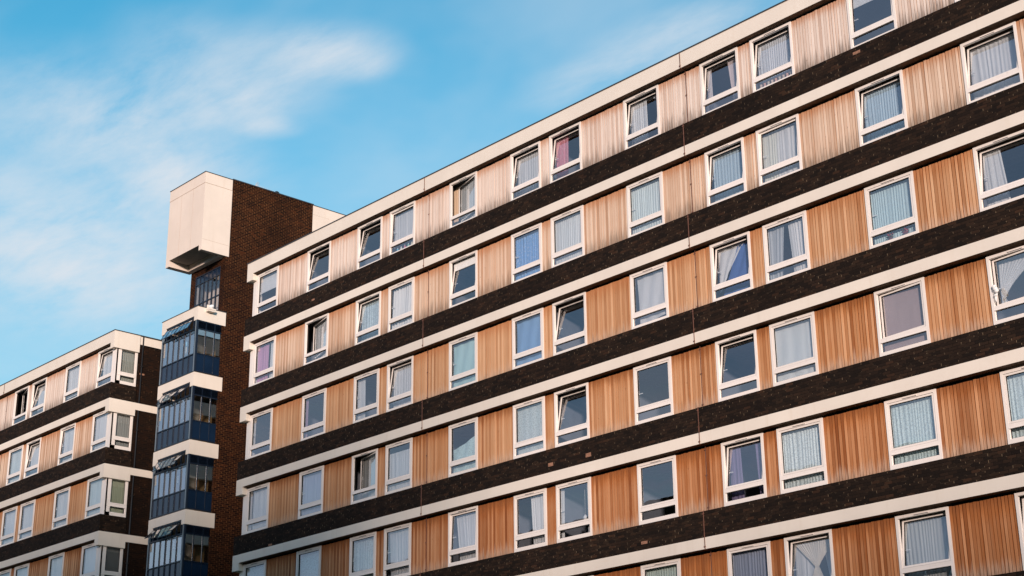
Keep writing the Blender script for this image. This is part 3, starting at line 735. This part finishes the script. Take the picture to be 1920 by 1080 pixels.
# ------------------------------------------------------------------ sky, sun
SUN_EL,SUN_DIR=R(9),Vector((.75,-.66,0)).normalized()
w=bpy.data.worlds.new('World'); scene.world=w; w.use_nodes=True; nt=w.node_tree; nt.nodes.clear()
def N(ty,**k):
    x=nt.nodes.new(ty)
    for a,v in k.items(): setattr(x,a,v)
    return x
Lk=nt.links.new
def Mt(op,a,b_=None,c=False):
    x=N('ShaderNodeMath',operation=op,use_clamp=c)
    for i,v in enumerate((a,b_)):
        if v is None: continue
        if isinstance(v,(int,float)): x.inputs[i].default_value=v
        else: Lk(v,x.inputs[i])
    return x.outputs[0]
def Mx(f,a,b_,bl='MIX'):
    x=N('ShaderNodeMix',data_type='RGBA',blend_type=bl)
    for i,v in ((0,f),(6,a),(7,b_)):
        if isinstance(v,(int,float)): x.inputs[i].default_value=v
        elif isinstance(v,tuple): x.inputs[i].default_value=(*v,1)
        else: Lk(v,x.inputs[i])
    return x.outputs[2]
out=N('ShaderNodeOutputWorld'); bg=N('ShaderNodeBackground'); Lk(bg.outputs[0],out.inputs[0]); bg.inputs[1].default_value=.12
sky=N('ShaderNodeTexSky',sky_type='NISHITA'); sky.sun_disc=False; sky.sun_elevation=SUN_EL
sky.sun_rotation=math.atan2(SUN_DIR.x,SUN_DIR.y); sky.altitude=30; sky.air_density=1.0; sky.dust_density=.6; sky.ozone_density=1.6
tc=N('ShaderNodeTexCoord').outputs['Generated']
sp=N('ShaderNodeSeparateXYZ'); Lk(tc,sp.inputs[0])
zc=Mt('MAXIMUM',sp.outputs[2],.04)
cb=N('ShaderNodeCombineXYZ'); Lk(Mt('DIVIDE',sp.outputs[0],zc),cb.inputs[0]); Lk(Mt('DIVIDE',sp.outputs[1],zc),cb.inputs[1]); P=cb.outputs[0]
def blob(cx,cy,ang,rx,ry):
    m=N('ShaderNodeMapping',vector_type='TEXTURE'); Lk(P,m.inputs[0]); m.inputs[1].default_value=(cx,cy,0); m.inputs[2].default_value=(0,0,ang); m.inputs[3].default_value=(rx,ry,1)
    l=N('ShaderNodeVectorMath',operation='LENGTH'); Lk(m.outputs[0],l.inputs[0])
    r=N('ShaderNodeMapRange',interpolation_type='SMOOTHSTEP'); Lk(l.outputs['Value'],r.inputs[0]); r.inputs[1].default_value=1; r.inputs[2].default_value=0
    r.inputs[3].default_value=0; r.inputs[4].default_value=1; return r.outputs[0]
def cn(scale,detail,ang=0,sx=1,sy=1,rough=.6,off=0):
    m=N('ShaderNodeMapping'); Lk(P,m.inputs[0]); m.inputs[1].default_value=(off,off,0); m.inputs[2].default_value=(0,0,ang); m.inputs[3].default_value=(sx,sy,1)
    n=N('ShaderNodeTexNoise'); Lk(m.outputs[0],n.inputs[0]); n.inputs['Scale'].default_value=scale; n.inputs['Detail'].default_value=detail; n.inputs['Roughness'].default_value=rough; n.inputs['Distortion'].default_value=.25
    return n.outputs[0]
BLOBS=[#BLOBS#
(-1.501,1.067,0.367,0.119,0.112,0.50),
(-1.497,1.115,1.286,0.053,0.065,0.18),
(-1.554,1.028,0.984,0.111,0.139,0.32),
(-1.688,1.060,1.765,0.127,0.152,0.36),
(-1.639,0.953,0.652,0.145,0.198,0.28),
(-1.743,1.123,0.706,0.070,0.051,0.28),
(-1.863,1.012,1.407,0.209,0.286,0.36),
(-1.871,0.875,0.279,0.254,0.233,0.34),
(-2.273,1.161,0.563,0.317,0.577,0.50),
(-2.529,1.135,0.544,0.334,0.640,0.42),
(-1.952,1.166,1.368,0.169,0.186,0.28),
(-2.041,1.126,1.197,0.125,0.251,0.30),
(-1.181,1.369,0.065,0.217,0.100,0.46),
(-1.360,1.363,0.038,0.142,0.077,0.28)
]
acc=None
for (cx,cy,an,rx,ry,st) in BLOBS:
    v=Mt('MULTIPLY',blob(cx,cy,an,rx,ry),st*1.5); acc=v if acc is None else Mt('ADD',acc,v)
n1=cn(3.0,8,.9,1,2.2,.62); n2=cn(9,6,.9,1,1.8,.6,3.1)
n3=cn(5.0,9,2.2,1,3.2,.66,1.3)
tex=Mt('ADD',Mt('MULTIPLY',Mt('SUBTRACT',n1,.5),2.1),Mt('MULTIPLY',Mt('SUBTRACT',n2,.5),.8))
tex=Mt('ADD',tex,Mt('MULTIPLY',Mt('SUBTRACT',n3,.5),1.1))
tex=Mt('MAXIMUM',Mt('ADD',tex,.66),.08)
wide=N('ShaderNodeMapRange',interpolation_type='SMOOTHSTEP'); Lk(cn(1.1,5,.5,1,1.5,.55,7.7),wide.inputs[0]); wide.inputs[1].default_value=.40; wide.inputs[2].default_value=.75; wide.inputs[3].default_value=0; wide.inputs[4].default_value=.30
den=Mt('ADD',Mt('MULTIPLY',acc,tex),wide.outputs[0]) if acc is not None else wide.outputs[0]
den=Mt('MULTIPLY',Mt('MULTIPLY',Mt('DIVIDE',den,Mt('ADD',1.0,Mt('MULTIPLY',den,.55))),1.30),1.0,True)
low=N('ShaderNodeMapRange',interpolation_type='SMOOTHSTEP'); Lk(sp.outputs[2],low.inputs[0]); low.inputs[1].default_value=.52; low.inputs[2].default_value=.22; low.inputs[3].default_value=0; low.inputs[4].default_value=.66
skyc=Mx(1.0,sky.outputs[0],(.42,1.42,1.54),'MULTIPLY')
skyc=Mx(low.outputs[0],skyc,(2.9,4.05,4.8))
south=N('ShaderNodeMapRange',interpolation_type='SMOOTHSTEP'); Lk(sp.outputs[1],south.inputs[0]); south.inputs[1].default_value=.15; south.inputs[2].default_value=-.65
south.inputs[3].default_value=0; south.inputs[4].default_value=1
sn=N('ShaderNodeMapRange'); Lk(cn(1.6,6,.3,1,1.6,.6,4.2),sn.inputs[0]); sn.inputs[1].default_value=.3; sn.inputs[2].default_value=.7; sn.inputs[3].default_value=.35; sn.inputs[4].default_value=.95
skyc=Mx(Mt('MULTIPLY',south.outputs[0],sn.outputs[0]),skyc,(2.75,3.25,4.6))
fin=Mx(den,skyc,(4.55,4.9,5.3))
Lk(fin,bg.inputs[0])

sd=bpy.data.lights.new('Sun','SUN'); sd.energy=3.75; sd.angle=R(4.0); sd.color=(1.,.805,.69)
so=bpy.data.objects.new('Sun',sd); COL.objects.link(so)
dv=Vector((SUN_DIR.x*math.cos(SUN_EL),SUN_DIR.y*math.cos(SUN_EL),math.sin(SUN_EL)))
so.rotation_euler=dv.to_track_quat('Z','Y').to_euler(); so.location=(60,-60,40)

# ------------------------------------------------------------------ camera
yaw,pit,rol=.8306,.3531,-.0104
fw=Vector((-math.sin(yaw)*math.cos(pit),math.cos(yaw)*math.cos(pit),math.sin(pit)))
rr=Vector((math.cos(yaw),math.sin(yaw),0)); uu=rr.cross(fw)
r2=rr*math.cos(rol)+uu*math.sin(rol); u2=-rr*math.sin(rol)+uu*math.cos(rol)
cd=bpy.data.cameras.new('Camera'); cam=bpy.data.objects.new('Camera',cd); COL.objects.link(cam)
cam.matrix_world=Matrix(((r2.x,u2.x,-fw.x,47.5178),(r2.y,u2.y,-fw.y,-30.3712),(r2.z,u2.z,-fw.z,-19.3377+Z0),(0,0,0,1)))
cd.sensor_width=36; cd.lens=2983.76/1920*36; cd.clip_end=3000; cd.clip_start=.2
scene.camera=cam
scene.view_settings.view_transform='Standard'; scene.view_settings.look='None'; scene.view_settings.exposure=.40; scene.view_settings.gamma=1
